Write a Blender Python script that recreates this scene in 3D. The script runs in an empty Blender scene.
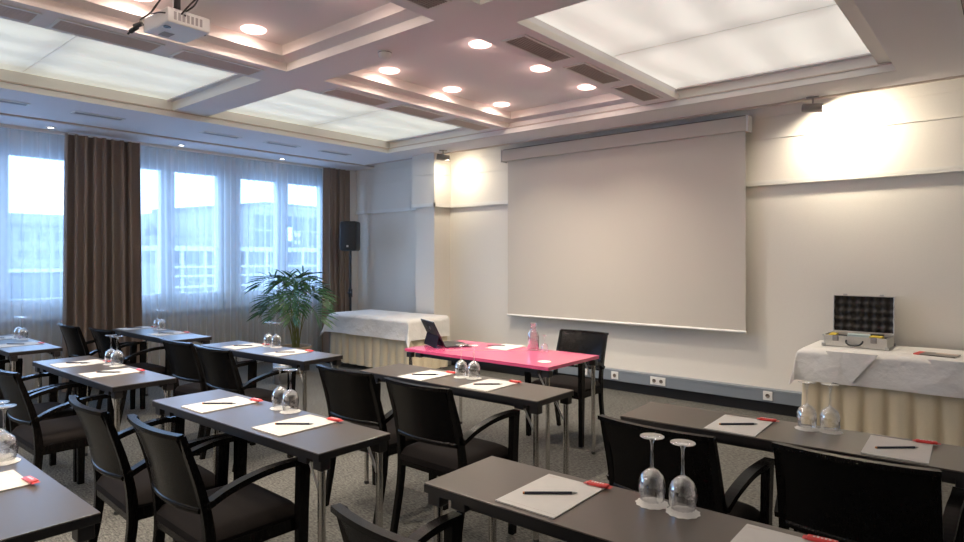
import bpy, math, random
from mathutils import Vector, Matrix, Euler
random.seed(7)
PI = math.pi
SC = bpy.context.scene
COL = SC.collection

# ------------------------------------------------------------------ mesh builder
class MB:
    def __init__(self):
        self.v = []; self.f = []; self.s = []; self.m = []
    def add(self, verts, faces, smooth=False, mi=0):
        b = len(self.v)
        self.v.extend([tuple(p) for p in verts])
        for f in faces:
            self.f.append([b + i for i in f]); self.s.append(smooth); self.m.append(mi)
        return self
    def box(self, x0, x1, y0, y1, z0, z1, mi=0, mat=None):
        vs = [Vector((x, y, z)) for z in (z0, z1) for y in (y0, y1) for x in (x0, x1)]
        if mat is not None: vs = [mat @ p for p in vs]
        return self.add(vs, [(0,2,3,1),(4,5,7,6),(0,1,5,4),(2,6,7,3),(0,4,6,2),(1,3,7,5)], False, mi)
    def rbox(self, x0, x1, y0, y1, z0, z1, r, mi=0, n=3, mat=None):
        """box with rounded vertical edges and softened top and bottom"""
        prof = [(r, z0), (r*.3, z0+(z1-z0)*.0+min(r*.3,(z1-z0)*.2)), (0, z0+min(r,(z1-z0)*.35)), (0, z1-min(r,(z1-z0)*.35)), (r*.3, z1-min(r*.3,(z1-z0)*.12)), (r, z1)]
        rings = []
        R = r
        for ins, z in prof:
            ring = []
            for cx, cy, a0 in ((x1-R, y1-R, 0), (x0+R, y1-R, PI/2), (x0+R, y0+R, PI), (x1-R, y0+R, 1.5*PI)):
                for k in range(n+1):
                    a = a0 + (PI/2)*k/n
                    ring.append(Vector((cx+(R-ins)*math.cos(a), cy+(R-ins)*math.sin(a), z)))
            rings.append(ring)
        N = len(rings[0]); vs = [p for r_ in rings for p in r_]
        if mat is not None: vs = [mat @ p for p in vs]
        fs = []
        for i in range(len(rings)-1):
            for k in range(N):
                fs.append((i*N+k, i*N+(k+1)%N, (i+1)*N+(k+1)%N, (i+1)*N+k))
        self.add(vs, fs, True, mi)
        self.add(vs[:N], [tuple(range(N-1,-1,-1))], False, mi)
        self.add(vs[-N:], [tuple(range(N))], False, mi)
        return self
    def tube(self, path, r, n=10, cap=True, mi=0):
        path = [Vector(p) for p in path]
        rs = r if isinstance(r, (list, tuple)) else [r]*len(path)
        t0 = (path[1]-path[0]).normalized()
        up = Vector((0,0,1)) if abs(t0.z) < .9 else Vector((1,0,0))
        nrm = t0.cross(up).normalized()
        rings = []
        for i, p in enumerate(path):
            a = path[max(0,i-1)]; b = path[min(len(path)-1,i+1)]
            t = (b-a).normalized()
            nrm = (nrm - t*nrm.dot(t)).normalized()
            bi = t.cross(nrm)
            rings.append([p + (nrm*math.cos(2*PI*k/n)+bi*math.sin(2*PI*k/n))*rs[i] for k in range(n)])
        vs = [p for q in rings for p in q]
        fs = [(i*n+k, i*n+(k+1)%n, (i+1)*n+(k+1)%n, (i+1)*n+k) for i in range(len(rings)-1) for k in range(n)]
        self.add(vs, fs, True, mi)
        if cap:
            self.add(rings[0], [tuple(range(n-1,-1,-1))], False, mi)
            self.add(rings[-1], [tuple(range(n))], False, mi)
        return self
    def sweep(self, path, side, w, h, mi=0, smooth=False):
        """rectangular section: width w along the fixed vector side, thickness h across the path"""
        path = [Vector(p) for p in path]; side = Vector(side).normalized()
        ws = w if isinstance(w,(list,tuple)) else [w]*len(path)
        hs = h if isinstance(h,(list,tuple)) else [h]*len(path)
        rings = []
        for i, p in enumerate(path):
            a = path[max(0,i-1)]; b = path[min(len(path)-1,i+1)]
            t = (b-a).normalized(); nn = side.cross(t).normalized()
            rings.append([p+side*ws[i]/2+nn*hs[i]/2, p-side*ws[i]/2+nn*hs[i]/2, p-side*ws[i]/2-nn*hs[i]/2, p+side*ws[i]/2-nn*hs[i]/2])
        for k in range(4):
            k2 = (k+1)%4; vs = []
            for q in rings: vs += [q[k], q[k2]]
            self.add(vs, [(2*i, 2*i+1, 2*i+3, 2*i+2) for i in range(len(rings)-1)], smooth, mi)
        self.add(rings[0], [(3,2,1,0)], False, mi); self.add(rings[-1], [(0,1,2,3)], False, mi)
        return self
    def lathe(self, prof, n=24, c=(0,0,0), mi=0, mat=None, smooth=True):
        vs = []; fs = []
        for r, z in prof:
            for k in range(n):
                a = 2*PI*k/n
                p = Vector((c[0]+r*math.cos(a), c[1]+r*math.sin(a), c[2]+z))
                vs.append(mat @ p if mat is not None else p)
        for i in range(len(prof)-1):
            for k in range(n):
                fs.append((i*n+k, i*n+(k+1)%n, (i+1)*n+(k+1)%n, (i+1)*n+k))
        return self.add(vs, fs, smooth, mi)
    def disc(self, c, r, n=24, mi=0, nz=1):
        vs = [(c[0]+r*math.cos(2*PI*k/n), c[1]+r*math.sin(2*PI*k/n), c[2]) for k in range(n)]
        return self.add(vs, [tuple(range(n)) if nz > 0 else tuple(range(n-1,-1,-1))], False, mi)
    def grid(self, fn, nu, nv, smooth=True, mi=0):
        vs = [fn(i/nu, j/nv) for j in range(nv+1) for i in range(nu+1)]
        fs = [(j*(nu+1)+i, j*(nu+1)+i+1, (j+1)*(nu+1)+i+1, (j+1)*(nu+1)+i) for j in range(nv) for i in range(nu)]
        return self.add(vs, fs, smooth, mi)
    def quad(self, a, b, c, d, mi=0):
        return self.add([a,b,c,d], [(0,1,2,3)], False, mi)
    def build(self, name, mats, parent=None, bevel=0.0, loc=None):
        me = bpy.data.meshes.new(name)
        me.from_pydata(self.v, [], self.f)
        me.polygons.foreach_set('use_smooth', self.s)
        me.polygons.foreach_set('material_index', self.m)
        for m in (mats if isinstance(mats,(list,tuple)) else [mats]): me.materials.append(m)
        me.validate(); me.update()
        o = bpy.data.objects.new(name, me); COL.objects.link(o)
        if parent is not None: o.parent = parent
        if loc is not None: o.location = loc
        if bevel > 0:
            md = o.modifiers.new('edge', 'BEVEL'); md.width = bevel; md.segments = 2; md.limit_method = 'ANGLE'
        return o

def tag(o, label=None, cat=None, group=None, kind=None):
    if label: o['label'] = label
    if cat: o['category'] = cat
    if group: o['group'] = group
    if kind: o['kind'] = kind
    return o
def thing(name, label, cat, loc=(0,0,0), rz=0.0, group=None):
    o = bpy.data.objects.new(name, None); COL.objects.link(o)
    o.location = loc; o.rotation_euler = (0,0,rz); o.empty_display_size = .1
    return tag(o, label, cat, group)
def kids(o): return [c for c in bpy.data.objects if c.parent == o]
CH = {}
def dup(o, loc, rz=0.0, label=None, group=None):
    """copy of a thing, its parts and sub-parts"""
    if o.name not in CH:
        CH[o.name] = [(c, kids(c)) for c in kids(o)]
    r = o.copy(); COL.objects.link(r); r.location = loc; r.rotation_euler = (0,0,rz)
    if label: r['label'] = label
    if group: r['group'] = group
    for c, g in CH[o.name]:
        d = c.copy(); COL.objects.link(d); d.parent = r
        for e in g:
            x = e.copy(); COL.objects.link(x); x.parent = d
    return r
def structure(o): o['kind'] = 'structure'; return o

# ------------------------------------------------------------------ materials
def mat(name, col, rough=.5, metal=0.0, spec=.5, coat=0.0, sheen=0.0):
    m = bpy.data.materials.new(name); m.use_nodes = True
    b = m.node_tree.nodes['Principled BSDF']
    b.inputs['Base Color'].default_value = (*col, 1); b.inputs['Roughness'].default_value = rough
    b.inputs['Metallic'].default_value = metal; b.inputs['Specular IOR Level'].default_value = spec
    b.inputs['Coat Weight'].default_value = coat; b.inputs['Sheen Weight'].default_value = sheen
    return m
def nodes(m): return m.node_tree.nodes, m.node_tree.links, m.node_tree.nodes['Principled BSDF']
def noisy(m, scale, amount, bump=0.0, stretch=(1,1,1), detail=4, dist=.002):
    n, l, b = nodes(m)
    tc = n.new('ShaderNodeTexCoord'); mp = n.new('ShaderNodeMapping'); mp.inputs['Scale'].default_value = stretch
    t = n.new('ShaderNodeTexNoise'); t.inputs['Scale'].default_value = scale; t.inputs['Detail'].default_value = detail
    l.new(tc.outputs['Object'], mp.inputs[0]); l.new(mp.outputs[0], t.inputs['Vector'])
    c = b.inputs['Base Color'].default_value[:3]
    r = n.new('ShaderNodeMapRange'); r.inputs[1].default_value = .3; r.inputs[2].default_value = .7
    r.inputs[3].default_value = 1-amount; r.inputs[4].default_value = 1+amount
    l.new(t.outputs['Fac'], r.inputs[0])
    mx = n.new('ShaderNodeVectorMath'); mx.operation = 'SCALE'; mx.inputs[0].default_value = c
    l.new(r.outputs[0], mx.inputs['Scale']); l.new(mx.outputs[0], b.inputs['Base Color'])
    if bump:
        bp = n.new('ShaderNodeBump'); bp.inputs['Strength'].default_value = bump; bp.inputs['Distance'].default_value = dist
        l.new(t.outputs['Fac'], bp.inputs['Height']); l.new(bp.outputs[0], b.inputs['Normal'])
    return m
def emit(name, col, s):
    m = mat(name, (.8,.8,.8)); b = m.node_tree.nodes['Principled BSDF']
    b.inputs['Emission Color'].default_value = (*col,1); b.inputs['Emission Strength'].default_value = s
    return m
def thin_glass(name, tint, lo, hi, rough=0.0, blend=.25):
    """thin-walled glass: see-through, with a mirror sheen that grows towards the edges"""
    m = bpy.data.materials.new(name); m.use_nodes = True
    n = m.node_tree.nodes; l = m.node_tree.links; n.clear()
    out = n.new('ShaderNodeOutputMaterial'); mix = n.new('ShaderNodeMixShader')
    tr = n.new('ShaderNodeBsdfTransparent'); tr.inputs[0].default_value = (*tint,1)
    gl = n.new('ShaderNodeBsdfGlossy'); gl.inputs['Roughness'].default_value = rough; gl.inputs[0].default_value = (1,1,1,1)
    lw = n.new('ShaderNodeLayerWeight'); lw.inputs[0].default_value = blend
    mr = n.new('ShaderNodeMapRange'); mr.inputs[3].default_value = lo; mr.inputs[4].default_value = hi
    l.new(lw.outputs['Facing'], mr.inputs[0]); l.new(mr.outputs[0], mix.inputs[0])
    l.new(tr.outputs[0], mix.inputs[1]); l.new(gl.outputs[0], mix.inputs[2]); l.new(mix.outputs[0], out.inputs[0])
    return m

M = {}
M['wall'] = noisy(mat('wall_paint', (.83,.785,.70), .7), 90, .02, .08, (1,1,3))
M['rail'] = mat('rail_paint', (.86,.83,.76), .45)
M['ceil'] = mat('ceiling_paint', (.82,.785,.79), .75)
M['cove'] = mat('cove_paint', (.85,.80,.74), .6)
M['trimwhite'] = mat('trim_white', (.78,.76,.72), .5)
M['groove'] = mat('groove_shadow', (.16,.13,.11), .8)
M['woodblack'] = noisy(mat('black_stained_wood', (.0045,.004,.0038), .26, spec=.15), 30, .35, .05, (8,8,1))
M['seatfab'] = noisy(mat('dark_seat_fabric', (.012,.010,.0095), .9, spec=.05), 500, .35, .3)
M['tabletop'] = noisy(mat('table_laminate', (.075,.059,.044), .33, spec=.7), 260, .06, .0)
M['edge'] = mat('black_table_edge', (.012,.010,.010), .4)
M['chrome'] = mat('chrome', (.62,.60,.57), .16, metal=1)
M['steel'] = mat('brushed_steel', (.5,.5,.5), .35, metal=1)
M['plasticblk'] = mat('black_plastic', (.012,.012,.013), .45)
M['pink'] = mat('pink_lacquer', (.80,.095,.24), .16, spec=.6, coat=.4)
M['paper'] = noisy(mat('paper', (.69,.66,.61), .7), 30, .02)
M['doily'] = noisy(mat('paper_doily', (.92,.89,.83), .8), 300, .08)
M['red'] = mat('red_foil', (.70,.035,.03), .35, spec=.6)
M['wrapwhite'] = mat('wrapper_white', (.85,.75,.72), .4)
M['pen'] = mat('pen_blue_black', (.012,.013,.03), .35)
M['penend'] = mat('pen_orange', (.55,.20,.06), .5)
M['linen'] = noisy(mat('white_linen', (.80,.775,.73), .8, sheen=.1), 7, .03, .8, dist=.03)
M['skirt'] = noisy(mat('cream_skirt_fabric', (.70,.60,.41), .8, sheen=.1), 200, .05)
M['curtain'] = noisy(mat('brown_curtain', (.27,.20,.158), .85, sheen=.1), 220, .08, .1, (1,1,.3))
M['alu'] = noisy(mat('aluminium', (.66,.64,.60), .38, metal=.85), 150, .06)
M['duct'] = mat('grey_duct', (.20,.23,.265), .4)
M['skirting'] = mat('black_skirting', (.008,.008,.009), .5)
M['screen'] = noisy(mat('screen_fabric', (.60,.55,.475), .85), 300, .015)
M['white'] = mat('white_plastic', (.80,.79,.76), .4)
M['offwhite'] = mat('offwhite_plastic', (.74,.73,.70), .45)
M['ventbrown'] = mat('vent_slat_brown', (.33,.28,.245), .6)
M['ventback'] = mat('vent_back', (.09,.075,.065), .8)
M['ventpale'] = mat('vent_slat_pale', (.60,.49,.41), .6)
M['ventgrey'] = mat('vent_slat_grey', (.36,.34,.33), .6)
M['frame'] = mat('window_frame_white', (.80,.84,.88), .4)
M['glass'] = thin_glass('drinking_glass', (.985,.985,.985), .05, .95, 0.03, .38)
M['pane'] = thin_glass('window_pane', (.96,.98,.98), .03, .5, 0.0, .2)
M['water'] = thin_glass('water', (.93,.80,.83), .04, .4, 0.0, .3)  # pink tint paints the pink table's refraction into otherwise clear water
M['leaf'] = noisy(mat('palm_leaf', (.045,.135,.045), .35, spec=.5), 8, .5)
M['stem'] = mat('palm_stem', (.16,.17,.05), .6)
M['basket'] = noisy(mat('pot_ceramic', (.42,.31,.20), .7), 40, .2, .3, (1,1,6))
M['soil'] = noisy(mat('soil', (.03,.02,.014), .95), 60, .4, .5)
M['foam'] = mat('black_egg_foam', (.032,.028,.025), .8)
M['yellow'] = mat('yellow_card', (.75,.55,.05), .6)
M['bluepaper'] = mat('pale_blue_paper', (.55,.66,.66), .6)
M['bookgrey'] = noisy(mat('brochure_cover', (.16,.14,.12), .3), 14, .6)
M['laptop'] = mat('laptop_shell', (.020,.018,.026), .25, spec=.6)
M['stand'] = mat('purple_grey_backing', (.012,.009,.016), .9, spec=.1)
M['keys'] = mat('laptop_keys', (.010,.010,.011), .5)
M['lcd'] = mat('laptop_screen', (.006,.006,.008), .1)
M['panelwood'] = noisy(mat('sill_panel_beech', (.58,.45,.31), .6), 12, .08, 0, (4,4,1))
M['bright'] = emit('downlight_lamp', (1.0,.86,.74), 60)
M['ringpink'] = emit('downlight_glass_ring', (1.0,.50,.42), 4.5)
M['winlamp'] = emit('small_downlight_lamp', (1.0,.97,.92), 14)
M['spotlens'] = emit('wall_washer_lens', (1.0,.86,.62), 12)
M['fixture'] = mat('fixture_grey', (.26,.24,.23), .45, metal=.3)
M['lens'] = mat('projector_lens', (.01,.01,.012), .1)

# carpet: fine woven mottling
def carpet():
    m = mat('grey_carpet', (.17,.16,.145), .95, spec=.1)
    n, l, b = nodes(m)
    tc = n.new('ShaderNodeTexCoord'); mp = n.new('ShaderNodeMapping'); mp.inputs['Scale'].default_value = (1,2.6,1)
    mp.inputs['Rotation'].default_value = (0,0,.2)
    t1 = n.new('ShaderNodeTexNoise'); t1.inputs['Scale'].default_value = 38; t1.inputs['Detail'].default_value = 5; t1.inputs['Roughness'].default_value = .75
    t2 = n.new('ShaderNodeTexNoise'); t2.inputs['Scale'].default_value = 3; t2.inputs['Detail'].default_value = 2
    l.new(tc.outputs['Object'], mp.inputs[0]); l.new(mp.outputs[0], t1.inputs['Vector']); l.new(tc.outputs['Object'], t2.inputs['Vector'])
    cr = n.new('ShaderNodeValToRGB'); e = cr.color_ramp.elements
    e[0].position = .34; e[0].color = (.022,.022,.022,1); e[1].position = .72; e[1].color = (.225,.217,.192,1)
    l.new(t1.outputs['Fac'], cr.inputs[0])
    mr = n.new('ShaderNodeMapRange'); mr.inputs[3].default_value = .82; mr.inputs[4].default_value = 1.12
    l.new(t2.outputs['Fac'], mr.inputs[0])
    mx = n.new('ShaderNodeVectorMath'); mx.operation = 'SCALE'
    l.new(cr.outputs[0], mx.inputs[0]); l.new(mr.outputs[0], mx.inputs['Scale']); l.new(mx.outputs[0], b.inputs['Base Color'])
    bp = n.new('ShaderNodeBump'); bp.inputs['Strength'].default_value = .5; bp.inputs['Distance'].default_value = .004
    l.new(t1.outputs['Fac'], bp.inputs['Height']); l.new(bp.outputs[0], b.inputs['Normal'])
    return m
M['carpet'] = carpet()

# luminous ceiling: fluorescent tubes glowing through a stretched film
def luminous(name, col, s, axis):
    m = mat(name, (.75,.74,.70), .6); n, l, b = nodes(m)
    tc = n.new('ShaderNodeTexCoord'); sp = n.new('ShaderNodeSeparateXYZ'); l.new(tc.outputs['Object'], sp.inputs[0])
    ns = n.new('ShaderNodeTexNoise'); ns.inputs['Scale'].default_value = 1.4; ns.inputs['Detail'].default_value = 2
    l.new(tc.outputs['Object'], ns.inputs['Vector'])
    a = n.new('ShaderNodeMath'); a.operation = 'MULTIPLY_ADD'; a.inputs[1].default_value = .35
    l.new(ns.outputs['Fac'], a.inputs[0]); l.new(sp.outputs['X' if axis == 'X' else 'Y'], a.inputs[2])
    k = n.new('ShaderNodeMath'); k.operation = 'MULTIPLY'; k.inputs[1].default_value = 2*PI/.42; l.new(a.outputs[0], k.inputs[0])
    si = n.new('ShaderNodeMath'); si.operation = 'SINE'; l.new(k.outputs[0], si.inputs[0])
    ns2 = n.new('ShaderNodeTexNoise'); ns2.inputs['Scale'].default_value = .9; ns2.inputs['Detail'].default_value = 1
    l.new(tc.outputs['Object'], ns2.inputs['Vector'])
    amp = n.new('ShaderNodeMath'); amp.operation = 'MULTIPLY'; l.new(si.outputs[0], amp.inputs[0]); l.new(ns2.outputs['Fac'], amp.inputs[1])
    mr = n.new('ShaderNodeMapRange'); mr.inputs[1].default_value = -.6; mr.inputs[2].default_value = .6
    mr.inputs[3].default_value = s*.84; mr.inputs[4].default_value = s*1.10
    l.new(amp.outputs[0], mr.inputs[0])
    ab = n.new('ShaderNodeMath'); ab.operation = 'ABSOLUTE'; l.new(sp.outputs['Y'], ab.inputs[0])
    e1 = n.new('ShaderNodeMapRange'); e1.interpolation_type = 'SMOOTHSTEP'; e1.inputs[1].default_value = .0; e1.inputs[2].default_value = .22; e1.inputs[3].default_value = .72; e1.inputs[4].default_value = 1
    e2 = n.new('ShaderNodeMapRange'); e2.interpolation_type = 'SMOOTHSTEP'; e2.inputs[1].default_value = 1.0; e2.inputs[2].default_value = 1.27; e2.inputs[3].default_value = 1; e2.inputs[4].default_value = .78
    l.new(ab.outputs[0], e1.inputs[0]); l.new(ab.outputs[0], e2.inputs[0])
    p1 = n.new('ShaderNodeMath'); p1.operation = 'MULTIPLY'; l.new(e1.outputs[0], p1.inputs[0]); l.new(e2.outputs[0], p1.inputs[1])
    p2 = n.new('ShaderNodeMath'); p2.operation = 'MULTIPLY'; l.new(p1.outputs[0], p2.inputs[0]); l.new(mr.outputs[0], p2.inputs[1])
    l.new(p2.outputs[0], b.inputs['Emission Strength'])
    b.inputs['Emission Color'].default_value = (*col,1)
    return m
PANEL = .47
M['lumL'] = luminous('luminous_film_cool', (.98,1.0,.87), PANEL*.95, 'X')
M['seam'] = emit('film_seam', (1,.95,.86), .12)
M['lumR'] = luminous('luminous_film_warm', (1.0,.94,.84), PANEL*1.12, 'X')

def sheer_mat():
    m = bpy.data.materials.new('sheer_voile'); m.use_nodes = True
    n = m.node_tree.nodes; l = m.node_tree.links; n.clear()
    out = n.new('ShaderNodeOutputMaterial'); mix = n.new('ShaderNodeMixShader')
    tr = n.new('ShaderNodeBsdfTransparent'); tr.inputs[0].default_value = (.93,.96,1,1)
    tl = n.new('ShaderNodeBsdfTranslucent'); tl.inputs[0].default_value = (.88,.92,.95,1)
    df = n.new('ShaderNodeBsdfDiffuse'); df.inputs[0].default_value = (.72,.78,.84,1)
    m2 = n.new('ShaderNodeMixShader'); m2.inputs[0].default_value = .38
    l.new(tl.outputs[0], m2.inputs[1]); l.new(df.outputs[0], m2.inputs[2])
    lw = n.new('ShaderNodeLayerWeight'); lw.inputs[0].default_value = .35
    mr = n.new('ShaderNodeMapRange'); mr.inputs[3].default_value = .52; mr.inputs[4].default_value = .90
    l.new(lw.outputs['Facing'], mr.inputs[0]); l.new(mr.outputs[0], mix.inputs[0])
    l.new(tr.outputs[0], mix.inputs[1]); l.new(m2.outputs[0], mix.inputs[2]); l.new(mix.outputs[0], out.inputs[0])
    return m
M['sheer'] = sheer_mat()

# ------------------------------------------------------------------ room shell
XW, XR, YB, YF = -8.2, 1.9, -2.8, 6.33
ZS, ZP, ZK, ZD = 2.95, 2.89, 3.11, 3.05      # beam soffit, perimeter soffit, coffer top, luminous film
structure(MB().box(XW-.3, XR, YB, YF+.2, -.1, 0).build('floor', M['carpet']))
w = MB()
w.box(XW-.3, XR+.2, YF, YF+.2, 0, 3.3)
w.box(-5.94, XR, YF-.022, YF, 2.2, 2.95)                                      # thicker panelled zone above the rail
w.box(XW, -6.30, YF-.03, YF, 2.2, 2.95)
structure(w.build('wall_front', M['wall']))
p = MB(); p.box(-6.30, -5.94, 6.02, YF, 0, 2.95); p.box(-6.335, -5.905, 5.985, YF, 2.2, 2.95)
structure(p.build('wall_pillar', M['wall']))
# picture rail, ledges
def rail(name, z0, z1, d, m):
    t = MB()
    for (xa, xb, y) in ((-5.905, XR, YF-.022), (XW, -6.335, YF-.03)):
        t.tube([(xa, y, (z0+z1)/2), (xb, y, (z0+z1)/2)], (z1-z0)/2, 10)
        t.box(xa, xb, y-d, y, z0, z1)
    t.box(-6.335-d, -5.905+d, 5.985-d, 5.985, z0, z1); t.box(-5.905, -5.905+d, 5.985-d, YF, z0, z1); t.box(-6.335-d, -6.335, 5.985-d, YF, z0, z1)
    return structure(t.build(name, m))
rail('trim_1', 2.168, 2.216, .022, M['rail'])
t = MB()
for z in (2.82, 2.612):
    t.box(-5.9, XR, YF-.030, YF-.02, z-.006, z+.006); t.box(-7.96, -6.34, YF-.037, YF-.03, z-.005, z+.005)
    t.box(-6.34, -5.9, 5.977, 5.99, z-.006, z+.006); t.box(-5.91, -5.897, 5.98, YF, z-.006, z+.006)
structure(t.build('trim_2', M['wall']))
# skirting and cable duct
structure(MB().box(-5.9, XR, YF-.02, YF, 0, .115).box(-7.96, -6.3, YF-.02, YF, 0, .115).build('baseboard_front', M['skirting']))
d = MB(); d.box(-5.93, XR, 6.25, YF, .115, .235); d.box(-5.93, XR, 6.246, 6.25, .217, .221)
structure(d.build('trim_3', M['duct'], bevel=.003))
structure(MB().box(XR, XR+.2, YB, YF, 0, 3.3).build('wall_right', M['wall']))
structure(MB().box(XW-.3, XR, YB-.2, YB, 0, 3.3).build('wall_back', M['wall']))
# window wall with openings
WIN = [(-1.95,.80), (.86,2.70), (2.72,4.27), (4.34,5.92)]
lw_ = MB()
lw_.box(XW-.2, XW, YB, YF, 0, .80); lw_.box(XW-.2, XW, YB, YF, 2.70, 3.3)
ys = [YB] + [v for a in WIN for v in a] + [YF]
for i in range(0, len(ys), 2): lw_.box(XW-.2, XW, ys[i], ys[i+1], .80, 2.70)
structure(lw_.build('wall_left', M['wall']))
structure(MB().box(XW, -7.96, 6.06, YF, 0, 2.85).build('wall_pier', M['wall']))
sill = MB(); sill.box(XW-.02, XW+.07, YB, 6.05, .79, .835)
structure(sill.build('trim_4', M['frame'], bevel=.004))
sp_ = MB()
for k in range(9): sp_.box(XW, XW+.03, YB+.02+k*.985, YB+k*.985+.975, .05, .74)
structure(sp_.build('trim_5', M['panelwood']))
structure(MB().box(XW, XW+.035, YB, 6.05, .74, .79).build('trim_6', M['duct']))
GL = [[(-1.80,-.65),(-.5,.68)], [(1.08,1.68),(1.835,2.44)], [(2.85,3.405),(3.575,4.14)], [(4.473,5.032),(5.216,5.78)]]
for i, ((y0, y1), gs) in enumerate(zip(WIN, GL)):
    wn = bpy.data.objects.new('window_%d' % (i+1), None); COL.objects.link(wn); wn['kind'] = 'structure'; wn.location = (XW, (y0+y1)/2, .8)
    wy = (y0+y1)/2
    f = MB()
    f.box(-.10, 0.0, y0-wy, gs[0][0]-.075-wy, 0, 1.9); f.box(-.10, 0.0, gs[1][1]+.075-wy, y1-wy, 0, 1.9)
    f.box(-.10, 0.0, y0-wy, y1-wy, 0, .10); f.box(-.10, 0.0, y0-wy, y1-wy, 1.86, 1.9)
    f.box(-.10, -.01, gs[0][1]+.055-wy, gs[1][0]-.055-wy, .1, 1.86)
    f.build('window_frame', M['frame'], wn, bevel=.004)
    for g0, g1 in gs:
        s = MB(); a, b = g0-.07-wy, g1+.07-wy
        s.box(-.08, .02, a, g0-wy, .10, 1.86); s.box(-.08, .02, g1-wy, b, .10, 1.86)
        s.box(-.08, .02, g0-wy, g1-wy, .10, .225); s.box(-.08, .02, g0-wy, g1-wy, 1.785, 1.86)
        so = s.build('sash', M['frame'], wn, bevel=.006)
        MB().box(-.034, -.030, g0-.01-wy, g1+.01-wy, .22, 1.79).build('pane', M['pane'], so)
    h = MB(); hy_ = gs[1][0]-.035-wy; h.box(.02, .032, hy_-.014, hy_+.014, .62, .72); h.box(.032, .05, hy_-.009, hy_+.009, .55, .69)
    h.build('handle', M['white'], wn)

# ------------------------------------------------------------------ ceiling
XRS = -.665
XS = [-6.42, -4.75, -4.38, -2.74, -2.37, -.70, XR]
YR = [(-2.62,-.07), (.28,2.78), (3.13,5.65)]
c = MB()
def hq(m_, x0, x1, y0, y1, z, mi=0): m_.quad((x0,y0,z),(x0,y1,z),(x1,y1,z),(x1,y0,z), mi)
def vx(m_, x, y0, y1, z0, z1, mi=0): m_.quad((x,y0,z0),(x,y1,z0),(x,y1,z1),(x,y0,z1), mi)
def vy(m_, y, x0, x1, z0, z1, mi=0): m_.quad((x0,y,z0),(x1,y,z0),(x1,y,z1),(x0,y,z1), mi)
for a, b in ((YB,-2.62), (-.07,.28), (2.78,3.13)): hq(c, XS[0], XRS, a, b, ZS)
hq(c, XRS, XR, YB, 5.65, ZP); vx(c, XRS, YB, 5.62, ZP, 2.962, 1)
for a, b in YR:
    hq(c, XS[1], XS[2], a, b, ZS); hq(c, XS[3], XS[4], a, b, ZS)
# perimeter bands, a step lower, towards the windows and the screen wall
hq(c, -7.52, XS[0], YB, 5.65, ZP); hq(c, -7.52, XR, 5.65, 6.12, ZP)
hq(c, -7.52, XR, 6.12, YF, 2.945); vy(c, 6.12, -7.52, XR, ZP, 2.945)
hq(c, XW, -7.52, YB, YF, 2.868); vx(c, -7.52, YB, YF, 2.868, ZP)
vy(c, 5.62, XS[0], XRS, ZP, ZS+.01, 1); hq(c, XS[0], XRS, 5.62, 5.66, ZP)
vx(c, XS[0], YB, 5.65, ZP, ZS, 1)
# opening sides
for a, b in YR:
    for x0, x1 in ((XS[0],XS[1]), (XS[4],XS[5])):
        for x in (x0, x1):
            if x == XS[5]: continue
            if not (x == XS[0]): vx(c, x, a, b, ZS, 3.0, 1); vx(c, x+(-.02 if x == x0 else .02), a, b, 3.0, ZD+.03); hq(c, min(x, x+(-.02 if x == x0 else .02)), max(x, x+(-.02 if x == x0 else .02)), a, b, 3.0)
            else: vx(c, x, a, b, ZS, ZD+.03, 1)
        for y in (a, b): vy(c, y, x0-.02, x1+.04, ZS, ZD+.03, 1)
        hq(c, x1-.085, x1+.06, a, b, 2.962 if x1 == XS[5] else ZD-.012, 1); vx(c, x1-.085, a, b, 2.962 if x1 == XS[5] else ZD-.012, ZD+.02, 1)                       # inner ledges
        hq(c, x0-.02, x1, b-.06, b, ZD-.012); vy(c, b-.06, x0, x1, ZD-.012, ZD+.02)
    # stepped coffer for the downlights
    x0, x1 = XS[2], XS[3]
    for (i0, z0, z1, mi) in ((0, ZS, 3.012, 1), (.10, 3.03, ZK, 1)):
        vx(c, x0+i0, a+i0, b-i0, z0, z1, mi); vx(c, x1-i0, a+i0, b-i0, z0, z1, mi)
        vy(c, a+i0, x0+i0, x1-i0, z0, z1, mi); vy(c, b-i0, x0+i0, x1-i0, z0, z1, mi)
    o_, i_, zl0, zl1 = 0, .10, 3.012, 3.03
    O = [(x0,a,zl0),(x0,b,zl0),(x1,b,zl0),(x1,a,zl0)]; I = [(x0+i_,a+i_,zl1),(x0+i_,b-i_,zl1),(x1-i_,b-i_,zl1),(x1-i_,a+i_,zl1)]
    for k in range(4): c.quad(O[k], O[(k+1)%4], I[(k+1)%4], I[k])
    hq(c, x0+.1, x1-.1, a+.1, b-.1, ZK)
c.box(XW-.3, XR+.2, YB-.2, YF+.2, 3.2, 3.35)
structure(c.build('ceiling', [M['ceil'], M['cove']]))
# thin shadow-line mouldings
t = MB()
t.box(XS[0], XS[0]+.012, YB, 5.64, ZS-.006, ZS+.006); t.box(XS[0], XRS, 5.608, 5.62, ZS-.006, ZS+.004)
t.box(-7.545, -7.515, YB, YF, ZP-.012, ZP); t.box(-7.5, XR, 6.10, 6.125, ZP-.014, ZP)
structure(t.build('trim_7', M['ventpale']))
t = MB(); t.box(-8.02, -7.985, YB, YF, 2.835, 2.868)
structure(t.build('trim_8', M['cove']))

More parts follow.
